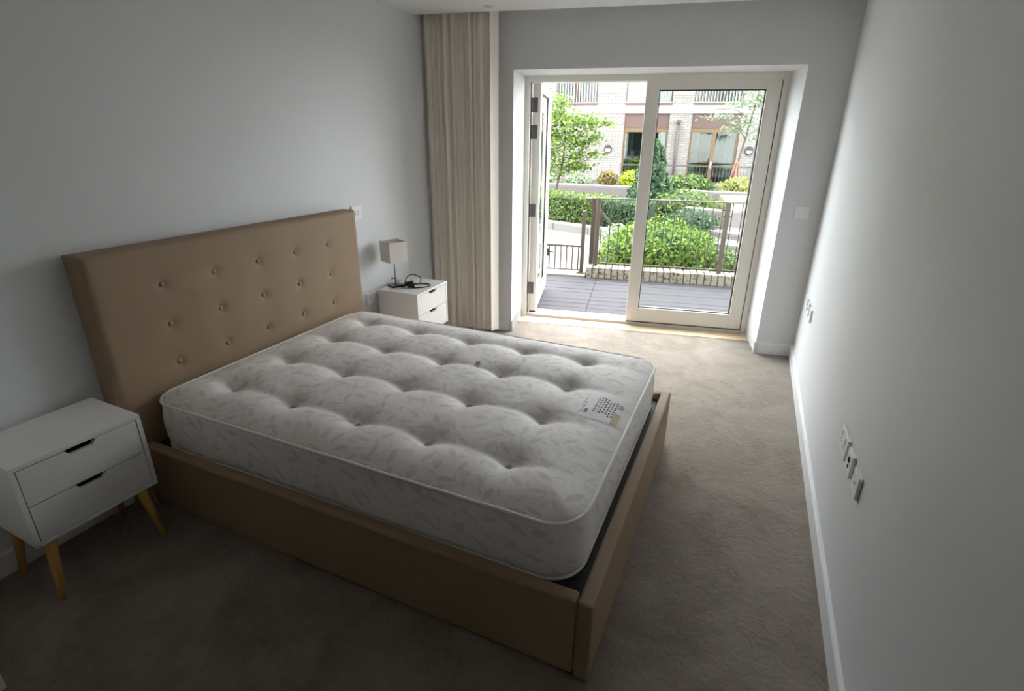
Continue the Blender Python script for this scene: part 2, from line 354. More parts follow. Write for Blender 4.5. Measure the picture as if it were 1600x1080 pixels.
def skirting(path, name, label, far=False, close=False):
    """path: list of (x,y) along the wall face; the board is .015 thick to the LEFT of travel"""
    m = MB(); t = .016; h = .097
    for (a, b) in zip(path, path[1:]):
        a = Vector((*a, 0)); b = Vector((*b, 0)); d = (b-a); L = d.length; d.normalize(); n = Vector((-d.y, d.x, 0))
        M = Matrix((( d.x, n.x, 0, a.x), (d.y, n.y, 0, a.y), (0, 0, 1, 0), (0, 0, 0, 1)))
        m.add([M @ Vector(p) for p in ((-0.0, 0, 0), (L, 0, 0), (L, t, 0), (0, t, 0), (0, 0, h), (L, 0, h), (L, t-.004, h), (0, t-.004, h), (0, t, h-.006), (L, t, h-.006))],
              [(0, 3, 2, 1), (3, 8, 9, 2), (8, 7, 6, 9), (7, 4, 5, 6), (0, 4, 7, 8, 3), (1, 2, 9, 6, 5), (0, 1, 5, 4)])
    struct(name, m, trim_m, far=far, label=label)
skirting([(0, .0), (0, YB)], 'baseboard_left', 'white skirting board along the headboard wall')
skirting([(RW, YB), (RW, .57)], 'baseboard_right', 'white skirting board along the right wall')
skirting([(RR, RD), (RR, -.016)], 'baseboard_far_right_return', 'short white skirting inside the right reveal of the door', far=True)
skirting([(3.03, 0), (RR-.016, 0)], 'baseboard_far_right', 'white skirting under the window wall right of the door', far=True)
skirting([(RL, -.016), (RL, RD)], 'baseboard_far_left_return', 'short white skirting inside the left reveal of the door', far=True)
skirting([(RL+.016, 0), (.0, 0)], 'baseboard_far_left', 'white skirting under the window wall behind the blind', far=True)

# ------------------------------------------------------------------ terrace door: frame, fixed leaf, open leaf
door = thing('door_1', G((RL+RR)/2, .5), A, label='cream framed glazed double door to the terrace, left leaf swung open', kind='structure')
fr = MB(); d0, d1 = RD, .56
fr.box(RL, RL+.046, d0, d1, 0, RT, .003); fr.box(RR-.046, RR, d0, d1, 0, RT, .003); fr.box(RL+.046, RR-.046, d0, d1, RT-.05, RT, .003)
obj('frame', fr, frame_m, door, far=True)
obj('sill', MB().box(RL+.046, RR-.046, d0+.01, .62, .0, .03, .004), plain('pale_sill', (.62, .60, .57), .4), door, far=True)
def leaf(W, Hh, M, name, tag_label, hinges):   # hinges: True for the leaf that stands open
    g = thing(name, (0, 0, 0), 0)
    g.parent = door; Lm = M; MW[g] = Lm; g.matrix_local = MW[door].inverted() @ Lm; put(g, name, tag_label)
    st, tr, br, th = .105, .075, .132, .07
    q = lambda nm, mb, mt: obj(nm, mb, mt, g, local=True)
    q('stile', MB().box(0, st, 0, th, 0, Hh, .004), frame_m); q('stile', MB().box(W-st, W, 0, th, 0, Hh, .004), frame_m)
    q('rail', MB().box(st, W-st, .001, th-.001, Hh-tr, Hh, .004), frame_m); q('rail', MB().box(st, W-st, .001, th-.001, 0, br, .004), frame_m)
    gk = MB(); w = .008
    g0, g1 = (.016, .050) if not hinges else (.024, .042)
    gk.box(st-.001, st+w, g0, g1, br, Hh-tr); gk.box(W-st-w, W-st+.001, g0, g1, br, Hh-tr); gk.box(st, W-st, g0, g1, br-.001, br+w); gk.box(st, W-st, g0, g1, Hh-tr-w, Hh-tr+.001)
    q('gasket', gk, gasket_m)
    q('pane', MB().box(st+.002, W-st-.002, .030, .036, br+.002, Hh-tr-.002), glass_m)
    return g
Zl = .042
LW = 1.012
leaf(LW+.006, 2.102-Zl, GM @ Matrix.Translation((RR-.052-LW-.006, RD+.004, Zl)), 'leaf', 'closed right leaf of the door', False)
sl = MB(); sl.box(RR-.0525, RR-.045, RD+.012, RD+.05, .03, RT-.044); sl.box(1.70, RR-.046, RD+.012, RD+.05, RT-.052, RT-.040); sl.box(1.70, RR-.046, RD+.014, RD+.05, .028, Zl+.001); sl.box(RL+.045, RL+.050, RD+.02, RD+.05, .03, RT-.045)
obj('seal', sl, gasket_m, door, far=True, label='black seal in the gap around the leaves')
# open leaf: local x runs outwards from the hinges, local y is its thickness
ang = math.radians(94)
M_open = GM @ Matrix.Translation((.815, .50, Zl)) @ Matrix.Rotation(ang, 4, 'Z')
lf = leaf(LW, 2.108-Zl, M_open, 'leaf', 'open left leaf of the door, swung out over the deck', True)
hg = None
for z in (1.88, 1.66, .98, .235):
    mb = MB().box(-.006, .001, .026, .075, z-.058, z+.058, .002); mb.tube([(-.006, .078, z-.058), (-.006, .078, z+.058)], .011, 10)
    obj('hinge', mb, hinge_m, lf, local=True)
obj('bottom_seal', MB().box(.0, LW, .004, .066, -.016, -.001), gasket_m, lf, local=True)

# ------------------------------------------------------------------ bed
HX = .122; HY0, HY1, HZ = -2.820, -1.1755, 1.199
FX0, FX1, FZ = 2.2044, 2.256, .328
BY0, BY1 = -2.7825, -1.2032
bed = thing('bed', ((HX+FX1)/2, (BY0+BY1)/2, 0), 0, 'taupe upholstered king bed frame with button tufted headboard against the left wall', 'bed')
BTN = [(-1.4598-.2648*(4-k), 1.0177-.1899*r) for r in range(3) for k in range(5)]
hb = MB(); HB0 = .016; RAD = .028
def hfront(a, b):
    y = HY0+(HY1-HY0)*a; z = .0+HZ*b
    e = min(y-HY0, HY1-y, HZ-z); x = HX
    if e < RAD: x -= RAD-math.sqrt(max(0, RAD*RAD-(RAD-e)**2))
    if z > .25:
        for by, bz in BTN:
            dd = math.hypot(y-by, z-bz)
            if dd < .2: x -= .011*math.exp(-(dd/.020)**1.3)+.004*math.exp(-(dd/.075)**2)
    return Vector((x, y, z))
def uneven(n, r):       # parameter values denser at both ends
    return [i/n for i in range(n+1)]
ys = sorted(set([0, .002, .006, .012, .02]+[.02+.96*i/150 for i in range(151)]+[.98, .988, .994, .998, 1])); zs = sorted(set([.23*i/4 for i in range(5)]+[.23+.745*i/72 for i in range(73)]+[.975, .984, .991, .996, .999, 1]))
vs = [hfront(a, b) for b in zs for a in ys]; nu = len(ys)-1; nv = len(zs)-1
fs = [(j*(nu+1)+i, j*(nu+1)+i+1, (j+1)*(nu+1)+i+1, (j+1)*(nu+1)+i) for j in range(nv) for i in range(nu)]
hb.add(vs, fs, True)
ring = [j*(nu+1) for j in range(nv+1)]+[nv*(nu+1)+i for i in range(1, nu+1)]+[j*(nu+1)+nu for j in range(nv-1, -1, -1)]
b0 = len(hb.v)
for i in ring: p = hb.v[i]; hb.v.append(Vector((HB0, p.y, p.z)))
for k in range(len(ring)-1): hb.f.append([ring[k], ring[k+1], b0+k+1, b0+k]); hb.sm.append(False)
hb.f.append([b0+k for k in range(len(ring))]); hb.sm.append(False)
hbo = obj('headboard', hb, headb_m, bed)
for by, bz in BTN:
    m = MB(); m.lathe([(.0125, 0), (.0125, .003), (.011, .006), (.007, .0085), (.001, .0095)], (0, 0, 0), 14, Matrix.Rotation(PI/2, 4, 'Y')); m.xf(Matrix.Translation((HX-.013, by, bz)))
    obj('button', m, headb_m, hbo)
obj('footboard', MB().box(FX0, FX1, BY0, BY1, .004, FZ, .009), headb_m, bed)
obj('side_rail', MB().box(HX-.002, FX0-.002, BY0, BY0+.05, .012, FZ, .012), headb_m, bed, label='near side rail')
obj('side_rail', MB().box(HX-.002, FX0-.002, BY1-.05, BY1, .012, FZ, .012), headb_m, bed, label='far side rail by the window')
obj('bed_base', MB().box(HX, FX0-.004, BY0+.052, BY1-.052, .05, .296, .004), slat_m, bed, label='black base inside the frame')

# ------------------------------------------------------------------ mattress
MX0, MX1, MY0, MY1, MZB, MZ = .150, 2.172, -2.716, -1.278, .298, .530
mat = thing('mattress', ((MX0+MX1)/2, (MY0+MY1)/2, MZB), 0, 'cream tufted mattress with leaf pattern ticking and white piping, bare on the bed', 'mattress')
TUFT = [(x, y) for y in (-2.492, -2.157, -1.828, -1.513) for x in (.425, .788, 1.150, 1.493, 1.842)]
def seg_d(px, py, ax, ay, bx, by):
    dx, dy = bx-ax, by-ay; t = max(0, min(1, ((px-ax)*dx+(py-ay)*dy)/(dx*dx+dy*dy))); return math.hypot(px-ax-t*dx, py-ay-t*dy)
XS = (.425, .788, 1.150, 1.493, 1.842); YS = (-2.492, -2.157, -1.828, -1.513)
def mtop(x, y):
    e = max(0, min(x-MX0, MX1-x, y-MY0, MY1-y))
    h = .052*(1-math.exp(-e/.085))
    dx = min(abs(x-t) for t in XS); dy = min(abs(y-t) for t in YS); t = math.hypot(dx, dy)
    fx = 1-max(0, min(1, (max(XS[0]-x, x-XS[-1], 0))/.30)); fy = 1-max(0, min(1, (max(YS[0]-y, y-YS[-1], 0))/.2))
    q = math.sqrt(t*t+.008**2)
    h -= .024*math.exp(-q/.045)
    h -= .030*math.exp(-math.sqrt(dy*dy+.010**2)/.045)*fx*(.50+.50*math.exp(-(dx/.085)**2))
    h -= .016*math.exp(-math.sqrt(dx*dx+.012**2)/.040)*fy*(.35+.65*math.exp(-(dy/.080)**2))
    h += .0025*noise.noise(Vector((x*9, y*9, 1.3)))
    return MZ+h
R = .13
def rnd(x, y):          # square corner -> round corner
    for sx, xe in ((-1, MX0), (1, MX1)):
        for sy, ye in ((-1, MY0), (1, MY1)):
            px = (R-(x-xe)*-sx)/R if True else 0; py = (R-(y-ye)*-sy)/R
            px = 1-abs(x-xe)/R; py = 1-abs(y-ye)/R
            if px > 0 and py > 0:
                qx = px*math.sqrt(1-py*py/2); qy = py*math.sqrt(1-px*px/2)
                return xe-sx*R*(1-qx), ye-sy*R*(1-qy)
    return x, y
mb = MB(); NX, NY = 190, 136
vs = []
for j in range(NY+1):
    for i in range(NX+1):
        x = MX0+(MX1-MX0)*i/NX; y = MY0+(MY1-MY0)*j/NY; X, Y = rnd(x, y); vs.append(Vector((X, Y, mtop(x, y))))
mb.add(vs, [(j*(NX+1)+i, j*(NX+1)+i+1, (j+1)*(NX+1)+i+1, (j+1)*(NX+1)+i) for j in range(NY) for i in range(NX)], True)
ring = [i for i in range(NX)]+[j*(NX+1)+NX for j in range(NY)]+[NY*(NX+1)+i for i in range(NX, 0, -1)]+[j*(NX+1) for j in range(NY, 0, -1)]
def outn(k):
    p, q = mb.v[ring[k-1]], mb.v[ring[(k+1) % len(ring)]]; t = (q-p); return Vector((t.y, -t.x, 0)).normalized()
norms = [outn(k) for k in range(len(ring))]; last = ring[:]
for s in range(1, 9):
    t = s/8; b = len(mb.v)
    for k, i in enumerate(ring):
        p = mb.v[i]; wv = .003*noise.noise(Vector((p.x*5, p.y*5, t*2)))
        mb.v.append(Vector((p.x, p.y, 0))+norms[k]*(.012*math.sin(PI*t)+wv*math.sin(PI*t))+Vector((0, 0, MZ+(MZB+.004-MZ)*t)))
    n = len(ring); cur = [b+k for k in range(n)]
    for k in range(n): mb.f.append([last[k], cur[k], cur[(k+1) % n], last[(k+1) % n]]); mb.sm.append(True)
    last = cur
mb.f.append(last[::-1]); mb.sm.append(False)
edge = [mb.v[i].copy() for i in ring]
body = obj('ticking', mb, damask_m, mat, recalc=True)
def wavy(p, k, z, o): return Vector((p.x, p.y, 0))+norms[k]*o+Vector((0, 0, z+.0018*noise.noise(Vector((p.x*4, p.y*4, z)))))
obj('piping', MB().tube([wavy(p, k, MZ+.001, .003) for k, p in enumerate(edge)], .0068, 8, closed=True), piping_m, mat, label='white piping around the top edge')
obj('piping', MB().tube([wavy(p, k, MZB+.010, .002) for k, p in enumerate(edge)], .0066, 8, closed=True), piping_m, mat, label='white piping around the bottom edge')
tuft_m = plain('tuft_button', (.50, .47, .45), .5)
for x, y in TUFT+[(1.352, -1.800)]:
    m = MB(); z = mtop(x, y)+.004
    m.tube([(x+.011*math.cos(q*PI/8), y+.011*math.sin(q*PI/8), z+.003) for q in range(16)], .0032, 6, closed=True); m.lathe([(.009, z-.002), (.009, z+.002), (.001, z+.0025)], (x, y, 0), 12)
    obj('tuft_button', m, tuft_m, mat)
# maker's cloth label lying on the foot end
def drape(x0, x1, y0, y1, off, n=10, skew=0):
    m = MB(); return m.grid(lambda a, b: Vector((x0+(x1-x0)*a, y0+(y1-y0)*b+skew*(a-.5), mtop(x0+(x1-x0)*a, y0+(y1-y0)*b+skew*(a-.5))+off)), n, n)
lab = obj('label', drape(1.958, 2.128, -2.092, -1.852, .0015, 14), label_m, mat, recalc=False, label='white printed cloth label')
pr = MB(); rnd_ = random.Random(3)
def ink(x0, x1, y0, y1): 
    d = drape(x0, x1, y0, y1, .0024, 2); pr.add(d.v, d.f)
for row, x in enumerate((1.985, 2.000, 2.014)):
    pass
for x, h, y0, y1 in ((1.969, .003, -2.075, -1.875), (1.979, .003, -2.060, -1.965)):
    ink(x, x+h, y0, y1)
for x, h in ((2.020, .008), (2.033, .006), (2.044, .009), (2.058, .008), (2.071, .009), (2.085, .007), (2.098, .009)):
    y = -2.045+.02*rnd_.random()
    while y < -1.90:
        w = .006+.012*rnd_.random(); ink(x, x+h, y, y+w); y += w+.004+.006*rnd_.random()
ink(1.988, 2.003, -2.062, -2.028)
obj('print', pr, print_m, lab, recalc=False)
obj('gold_strip', drape(2.108, 2.136, -2.085, -1.985, .0026, 6), gold_m, lab, recalc=False)
obj('corner_print', drape(2.112, 2.134, -1.945, -1.905, .0026, 4), plain('corner_ink', (.30, .29, .34), .6), lab, recalc=False)

# ------------------------------------------------------------------ bedside cabinets
def make_cabinet(loc, rz, label):
    D, W, ZB, ZT = .335, .430, .2646, .5966
    t = thing('bedside_cabinet', loc, rz, label, 'bedside cabinet', 'white two drawer bedside cabinets either side of the bed')
    s = .016; q = lambda nm, mb, mt, **k: obj(nm, mb, mt, t, local=True, **k)
    c = MB(); c.box(0, D, 0, W, ZT-s, ZT, .0015); c.box(0, D, 0, W, ZB, ZB+s, .0015); c.box(0, D, 0, s, ZB+s, ZT-s); c.box(0, D, W-s, W, ZB+s, ZT-s); c.box(0, .006, s, W-s, ZB+s, ZT-s)
    q('cabinet', c, lacquer_m)
    hgt = (ZT-ZB-2*s-.010)/2
    for k in range(2):
        z0 = ZB+s+.003+k*(hgt+.004); z1 = z0+hgt; y0, y1 = s+.0035, W-s-.0035; ym = W/2
        poly = [(y0, z0), (y1, z0), (y1, z1), (ym+.052, z1), (ym+.036, z1-.021), (ym-.036, z1-.021), (ym-.052, z1), (y0, z1)]
        dr = q('drawer', MB().prism(poly, 'x', D-.018, D-.001), lacquer_m)
        bx = MB(); bx.box(.02, D-.019, y0+.01, y1-.01, z0+.004, z0+.010); bx.box(.02, D-.019, y0+.01, y0+.02, z0+.01, z1-.03); bx.box(.02, D-.019, y1-.02, y1-.01, z0+.01, z1-.03)
        q('drawer_box', bx, dark_m); COL.objects[-1]
    for sx in (0, 1):
        for sy in (0, 1):
            a = Vector((.045 if not sx else D-.045, .055 if not sy else W-.055, ZB)); b = Vector((.028 if not sx else D-.018, .022 if not sy else W-.022, 0.001))
            q('leg', MB().tube([a, a.lerp(b, .5), b], [.0195, .0165, .0115], 16), leg_m)
    return t
def wallpt(x, y): return Vector((x, y, 0))
NA = -.0237; QA = .0284
def rot_about(x, y, a, y0): return Vector((math.cos(a)*x-math.sin(a)*(y-y0), y0+math.sin(a)*x+math.cos(a)*(y-y0), 0))
near = make_cabinet(rot_about(.0387, -3.3048, NA, -2.8746), NA, 'white bedside cabinet with splayed beech legs left of the bed, nothing on top')
dup(near, rot_about(.0874, -.9784, QA, -.9784), QA, 'white bedside cabinet between bed and blind, lamp and black cable on top')

# ------------------------------------------------------------------ lamp and its cable
LP = Vector((.142, -.832, .5972)); lamp = thing('table_lamp', LP, math.radians(-24), 'small table lamp with white cube shade and dark square base on far bedside cabinet', 'lamp')
obj('base', MB().box(-.05, .05, -.05, .05, 0, .014, .003), plain('lamp_base_metal', (.05, .048, .045), .3, metal=.5), lamp, local=True)
obj('stem', MB().tube([(0, 0, .014), (0, 0, .23)], .0055, 12).lathe([(.011, .014), (.011, .024), (.006, .03)], (0, 0, 0), 12), chrome_m, lamp, local=True)
sh = MB(); w, z0, z1 = .072, .192, .340; tk = .003
for a, b, c_, d in ((-w, w, -w, -w+tk), (-w, w, w-tk, w), (-w, -w+tk, -w+tk, w-tk), (w-tk, w, -w+tk, w-tk)): sh.box(a, b, c_, d, z0, z1)
so = obj('shade', sh, shade_m, lamp, local=True)
obj('shade_ring', MB().tube([(.02*math.cos(k*PI/8), .02*math.sin(k*PI/8), .222) for k in range(16)], .002, 6, closed=True).tube([(-w, 0, .222), (w, 0, .222)], .0018, 6).tube([(0, -w, .222), (0, w, .222)], .0018, 6), chrome_m, so, local=True)
obj('bulb', MB().sphere((0, 0, .265), (.022, .022, .028)), white_m, lamp, local=True)
obj('switch', MB().box(-.045, -.03, -.012, .012, .046, .056, .002).tube([(-.0375, 0, .05), (0, 0, .056)], .002, 6), chrome_m, lamp, local=True)
cz = .6012
def smooth_path(pts, n=8):
    out = []; P = [Vector(p) for p in pts]; P = [P[0]*2-P[1]]+P+[P[-1]*2-P[-2]]
    for i in range(1, len(P)-2):
        for k in range(n):
            t = k/n; a, b, c, d = P[i-1], P[i], P[i+1], P[i+2]
            out.append(.5*((2*b)+(c-a)*t+(2*a-5*b+4*c-d)*t*t+(3*b-a-3*c+d)*t**3))
    out.append(P[-2]); return out
cable = thing('lamp_cable', (.235, -.80, .5975), 0, 'coiled black lamp cable with plug on far bedside cabinet', 'cable')
path = [(.215, -.860, cz), (.225, -.84, cz+.004), (.215, -.81, cz+.012), (.175, -.745, cz+.035), (.185, -.68, cz+.055), (.25, -.665, cz+.035), (.28, -.72, cz+.008), (.25, -.785, cz+.006), (.225, -.81, cz+.01), (.215, -.79, cz+.012), (.235, -.77, cz+.012), (.26, -.79, cz+.008), (.25, -.825, cz+.01), (.225, -.835, cz+.008), (.23, -.80, cz+.012),
        (.26, -.74, cz+.006), (.33, -.69, cz), (.375, -.715, cz), (.372, -.765, cz), (.32, -.82, cz), (.275, -.845, cz+.006)]
obj('cord', MB().tube(smooth_path(path), .0042, 8), black_m, cable)
pl = MB(); Mp = Matrix.Translation((.268, -.815, cz+.016)) @ Matrix.Rotation(.6, 4, 'Z')
pl.box(-.026, .026, -.024, .024, -.017, .012, .005, Mp); pl.box(-.028, .016, -.018, .018, .012, .024, .004, Mp)
obj('plug', pl, black_m, cable)
pins = MB()
for (x, y, a, b) in ((.0, .013, .003, .002), (-.011, -.010, .002, .003), (.011, -.010, .002, .003)): pins.box(x-a, x+a, y-b, y+b, .024, .04, 0, Mp)
obj('plug_pins', pins, chrome_m, cable)
tie = MB().box(-.018, .018, -.010, .010, -.008, .012, .003, Matrix.Translation((.226, -.815, cz+.018)) @ Matrix.Rotation(-.5, 4, 'Z')); obj('inline_switch', tie, black_m, cable)

# ------------------------------------------------------------------ vertical blind
bl = thing('vertical_blind', G(.35, -.10, .04), A, 'cream vertical blind drawn aside and stacked left of the terrace door', 'blind')
obj('headrail', MB().box(.04, 3.0, -.13, -.085, H+.055, H+.098, .003), white_m, bl, far=True)
rb = random.Random(11); VB, VT = .045, H+.052
n = 27
proto = None; WV = .089
for i in range(n):
    u = .052+.0195*i+rb.uniform(-.004, .004); yaw = math.radians(rb.choice([8, 12, 16, 34, 44, 52]))
    if i in (9, 15): yaw = math.radians(5)
    if i == n-1: u += .012; yaw = math.radians(58)
    
    dc = -.112+rb.uniform(-.010, .010)-.0009*i
    if proto is None:
        m = MB()
        # a gently curved cloth vane, thin but solid
        K = 6; prof = [(-WV/2+WV*k/K, .004*math.cos(PI*(k/K-.5))) for k in range(K+1)]; poly = [(a, b+.0004) for a, b in prof]+[(a, b-.0004) for a, b in prof[::-1]]
        m.prism(poly, 'z', 0, VT-VB); proto = obj('vane', m, blind_m, bl, local=True); o = proto
    else:
        o = bpy.data.objects.new('vane', proto.data); COL.objects.link(o); o.parent = bl
    o.matrix_local = MW[bl].inverted() @ (GM @ Matrix.Translation((u, dc, VB)) @ Matrix.Rotation(yaw, 4, 'Z')); MW[o] = MW[bl] @ o.matrix_local
    wt = obj('bottom_weight', MB().box(-WV/2+.004, WV/2-.004, -.0018, .0052, .004, .034, .001), blind_m, o, local=True) if i == 0 else None
    if wt is not None: wproto = wt
    else:
        w2 = bpy.data.objects.new('bottom_weight', wproto.data); COL.objects.link(w2); w2.parent = o
ch = MB()
for dd in (-.168, -.062):
    pts = []
    for i in range(80):
        t = i/79; pts.append((.10+.50*t, dd-.022*t+.004*math.sin(i*2.1), VB+.030+.004*math.sin(i*1.3)))
    ch.tube(pts, .0016, 5)
obj('linking_chain', ch, piping_m, bl, far=True)
cl = thing('cord_cleat', (.0, -.060, 1.44), 0, 'small white blind cord cleat on the wall beside the blind', 'cord cleat')
obj('cleat', MB().box(.0005, .012, -.068, -.052, 1.44, 1.53, .002), plain('grey_plastic', (.5, .5, .5), .4), cl); obj('cleat_hook', MB().tube([(.012, -.06, 1.45), (.022, -.06, 1.46), (.022, -.06, 1.51), (.012, -.06, 1.52)], .003, 8), white_m, cl)

# ------------------------------------------------------------------ sockets and switches
def plate(name, loc, rz, w, h, label, cat, parts, group=None):
    """local x along the wall (to the right when facing it), local -y out of the wall"""
    t = thing(name, loc, rz, label, cat, group)
    obj('plate', MB().box(-w/2, w/2, -.013, -.0005, 0, h, .002), white_m, t, local=True)
    for nm, (a, b, c, d), mt, dep in parts:
        obj(nm, MB().box(a, b, -.013-dep, -.006, c, d, .0008 if dep > .0005 else 0), mt, t, local=True)
    return t
def sock(x): return [('pin_hole', (x-.003, x+.003, .050, .060), dark_m, .0003), ('pin_hole', (x-.015, x-.007, .034, .039), dark_m, .0003), ('pin_hole', (x+.007, x+.015, .034, .039), dark_m, .0003)]
def rock(x): return [('rocker', (x-.006, x+.006, .062, .080), white_m, .003)]
RZ = -PI/2       # faces -x from the right wall: local x points towards -y, local -y towards -x
tv = lambda x: [('aerial_jack', (x-.007, x+.007, .036, .050), dark_m, .002)]
plate('wall_socket', (RW, -1.808, .503), RZ, .146, .087, 'white double socket plate on the right wall, farthest of the three near the bed foot', 'socket', sock(-.036)+sock(.036)+rock(-.036)+rock(.036))
plate('aerial_socket', (RW, -1.962, .505), RZ, .088, .087, 'white single plate with dark round jack on right wall, middle of the near three', 'socket', [('aerial_jack', (-.009, .009, .046, .064), dark_m, .004), ('aerial_jack', (-.006, .006, .022, .034), dark_m, .002)])
plate('phone_socket', (RW, -2.100, .508), RZ, .088, .087, 'white single plate with one small slot on right wall, nearest the camera', 'socket', [('phone_jack', (-.005, .005, .036, .048), dark_m, .0006)])
plate('wall_socket', (RW, .235, .510), RZ, .146, .087, 'white double socket plate low on right wall, closest to the window wall', 'socket', sock(-.036)+sock(.036)+rock(-.036)+rock(.036))
plate('aerial_socket', (RW, .065, .510), RZ, .088, .087, 'white single plate low on right wall, second from the window wall', 'socket', tv(0))
plate('phone_socket', (RW, -.085, .510), RZ, .088, .087, 'white single plate low on right wall, third from the window wall', 'socket', [('phone_jack', (-.005, .005, .036, .048), dark_m, .0006)])
gs = G(2.906, 0, 1.098)
plate('blank_plate', gs, A, .098, .098, 'square white blank plate on the window wall right of the door', 'switch plate', [('cover', (-.036, .036, .014, .084), white_m, .0015)])
plate('light_switch', (0, -1.035, 1.105), PI/2, .106, .098, 'white switch plate on the wall peeping out behind the headboard corner', 'switch', [('rocker', (-.02, .0, .03, .066), white_m, .003), ('rocker', (.006, .026, .03, .066), white_m, .003)])
plate('wall_socket', (0, -.945, .475), PI/2, .146, .087, 'white double socket plate low on wall between headboard and far bedside cabinet', 'socket', sock(-.036)+sock(.036)+rock(-.036)+rock(.036))
dl = thing('downlight', (.645, -.232, H-.012), 0, 'small round recessed ceiling downlight near the blind', 'downlight')
obj('trim_ring', MB().tube([(.645+.036*math.cos(k*PI/16), -.232+.036*math.sin(k*PI/16), H-.002) for k in range(32)], .005, 8, closed=True), white_m, dl)
obj('lens', MB().lathe([(.033, H-.004), (.033, H-.0005)], (.645, -.232, 0), 24), plain('frosted_lens', (.55, .55, .52), .3), dl)

# white fitted wardrobe just left of the camera; only its front corner shows
wd = thing('wardrobe', (.295, -4.15, 0), 0, 'white wardrobe whose front edge cuts the bottom left corner', 'wardrobe')
obj('carcass', MB().box(.003, .570, -4.80, -3.5675, 0, 2.2, .002), lacquer_m, wd)
for a, b in ((-4.795, -4.184), (-4.180, -3.5685)): 
    dd = obj('wardrobe_door', MB().box(.571, .591, a, b, .02, 2.19, .002), lacquer_m, wd)
    obj('knob', MB().sphere((.602, a+.05 if a > -4.3 else b-.05, 1.05), (.012, .012, .012)), chrome_m, dd)

# ------------------------------------------------------------------ terrace
gr = MB().box(-14, 22, .5, 40, -.5, -.10); struct('garden_ground', gr, soil_m, far=True, label='dark planted ground of the courtyard garden')
deck = thing('terrace_deck', G(1.3, 1.4, -.06), A, label='grey plank decking of the terrace outside the door', kind='structure')
PW = .146; k = 0; d = .625
rows = []
while d < 2.19: rows.append(d); d += PW
joints = [-1.6, 1.285, 4.2]
protos = {}
for r, d in enumerate(rows):
    off = (.0, .003, -.002)[r % 3]
    cuts = [-2.6]+[j+off+(0 if r % 2 else 1.9)*(0) for j in joints]+[5.6]
    for a, b in zip(cuts, cuts[1:]):
        obj('plank', MB().box(a+.002, b-.002, d+.003, min(d+PW-.003, 2.195), -.045, -.020+random.uniform(-.0012, .0012), .002), deck_m, deck, far=True)
obj('joist_bed', MB().box(-2.6, 5.6, .62, 2.195, -.12, -.047), dark_m, deck, far=True)
obj('stone_strip', MB().box(-2.6, 1.135, 2.2, 2.46, -.06, .004, .004), kerb_m, deck, far=True, label='white stone edging under the gate')
pw = thing('planter_wall', G(3, 2.3, -.02), A, 'low soldier course brick wall with mossy stains at the deck edge', 'brick wall')
obj('mortar', MB().box(1.145, 5.6, 2.207, 2.40, -.06, .107), mortar_m, pw, far=True)
bp = None; pitch = .0800; u = 1.150; i = 0
while u < 5.5:
    if bp is None:
        bp = obj('brick', MB().box(0, .0675, 0, .215, 0, .135, .005), soldier_m, pw, local=True); o = bp
    else:
        o = bpy.data.objects.new('brick', bp.data); COL.objects.link(o); o.parent = pw
    M = GM @ Matrix.Translation((u+random.uniform(-.002, .002), 2.200+random.uniform(-.003, .003), -.020+random.uniform(-.002, .002))) @ Matrix.Rotation(random.uniform(-.01, .01), 4, 'Z')
    o.matrix_local = MW[pw].inverted() @ M; u += pitch
rl = thing('terrace_railing', G(2.5, 2.33, .115), A, 'bronze metal balustrade standing on the brick wall', 'railing')
rq = lambda nm, mb, **k: obj(nm, mb, metal_m, rl, far=True, **k)
rq('top_rail', MB().box(1.20, 2.732, 2.312, 2.348, .957, .969, .002)); rq('top_rail', MB().box(2.780, 5.4, 2.312, 2.348, .957, .969, .002))
rq('bottom_rail', MB().box(1.285, 2.72, 2.32, 2.34, .148, .160, .001)); rq('bottom_rail', MB().box(2.79, 5.4, 2.32, 2.34, .148, .160, .001))
u = 1.292
while u < 5.35:
    if abs(u-2.755) > .04: rq('baluster', MB().box(u-.0055, u+.0055, 2.325, 2.335, .16, .957))
    u += .1085
for u0, u1 in ((2.732, 2.782), (4.25, 4.30)): rq('post', MB().box(u0, u1, 2.30, 2.36, .112, .968, .003))
rq('post', MB().box(1.222, 1.272, 2.31, 2.37, .05, .956, .003)); 
rq('post', MB().box(1.155, 1.212, 2.40, 2.45, .03, .956, .003))
rq('base_plate', MB().box(1.125, 1.235, 2.38, 2.47, .02, .038, .004))
for z in (.80, .27): rq('bracket', MB().box(2.70, 2.815, 2.322, 2.338, z-.008, z+.008)); rq('bracket', MB().box(1.26, 1.30, 2.322, 2.338, z-.008, z+.008))
hr = MB(); hr.tube(smooth_path([(1.115, 2.34, .945), (1.12, 2.52, .935), (1.16, 2.9, .82), (1.25, 3.5, .60), (1.34, 4.1, .38)]), .021, 10); rq('handrail', hr)
rq('handrail_cap', MB().box(1.082, 1.150, 2.30, 2.37, .925, .965, .006))
gt = thing('garden_gate', G(.8, 2.36, .004), A, 'low bronze barred gate with black lock box at the deck edge', 'gate')
gq = lambda nm, mb, mt=metal_m: obj(nm, mb, mt, gt, far=True)
gq('top_rail', MB().box(.56, 1.058, 2.35, 2.372, .335, .360, .002)); gq('gate_post', MB().box(.548, .590, 2.34, 2.38, .004, .372, .003))
gq('bottom_rail', MB().box(.59, 1.058, 2.352, 2.37, .030, .044, .001))
for k in range(6): u = .640+.076*k; gq('bar', MB().box(u-.007, u+.007, 2.353, 2.369, .044, .336))
gq('gate_post', MB().box(1.048, 1.094, 2.33, 2.375, .012, .80, .003)); gq('base_plate', MB().box(1.015, 1.13, 2.30, 2.41, .003, .016, .003))
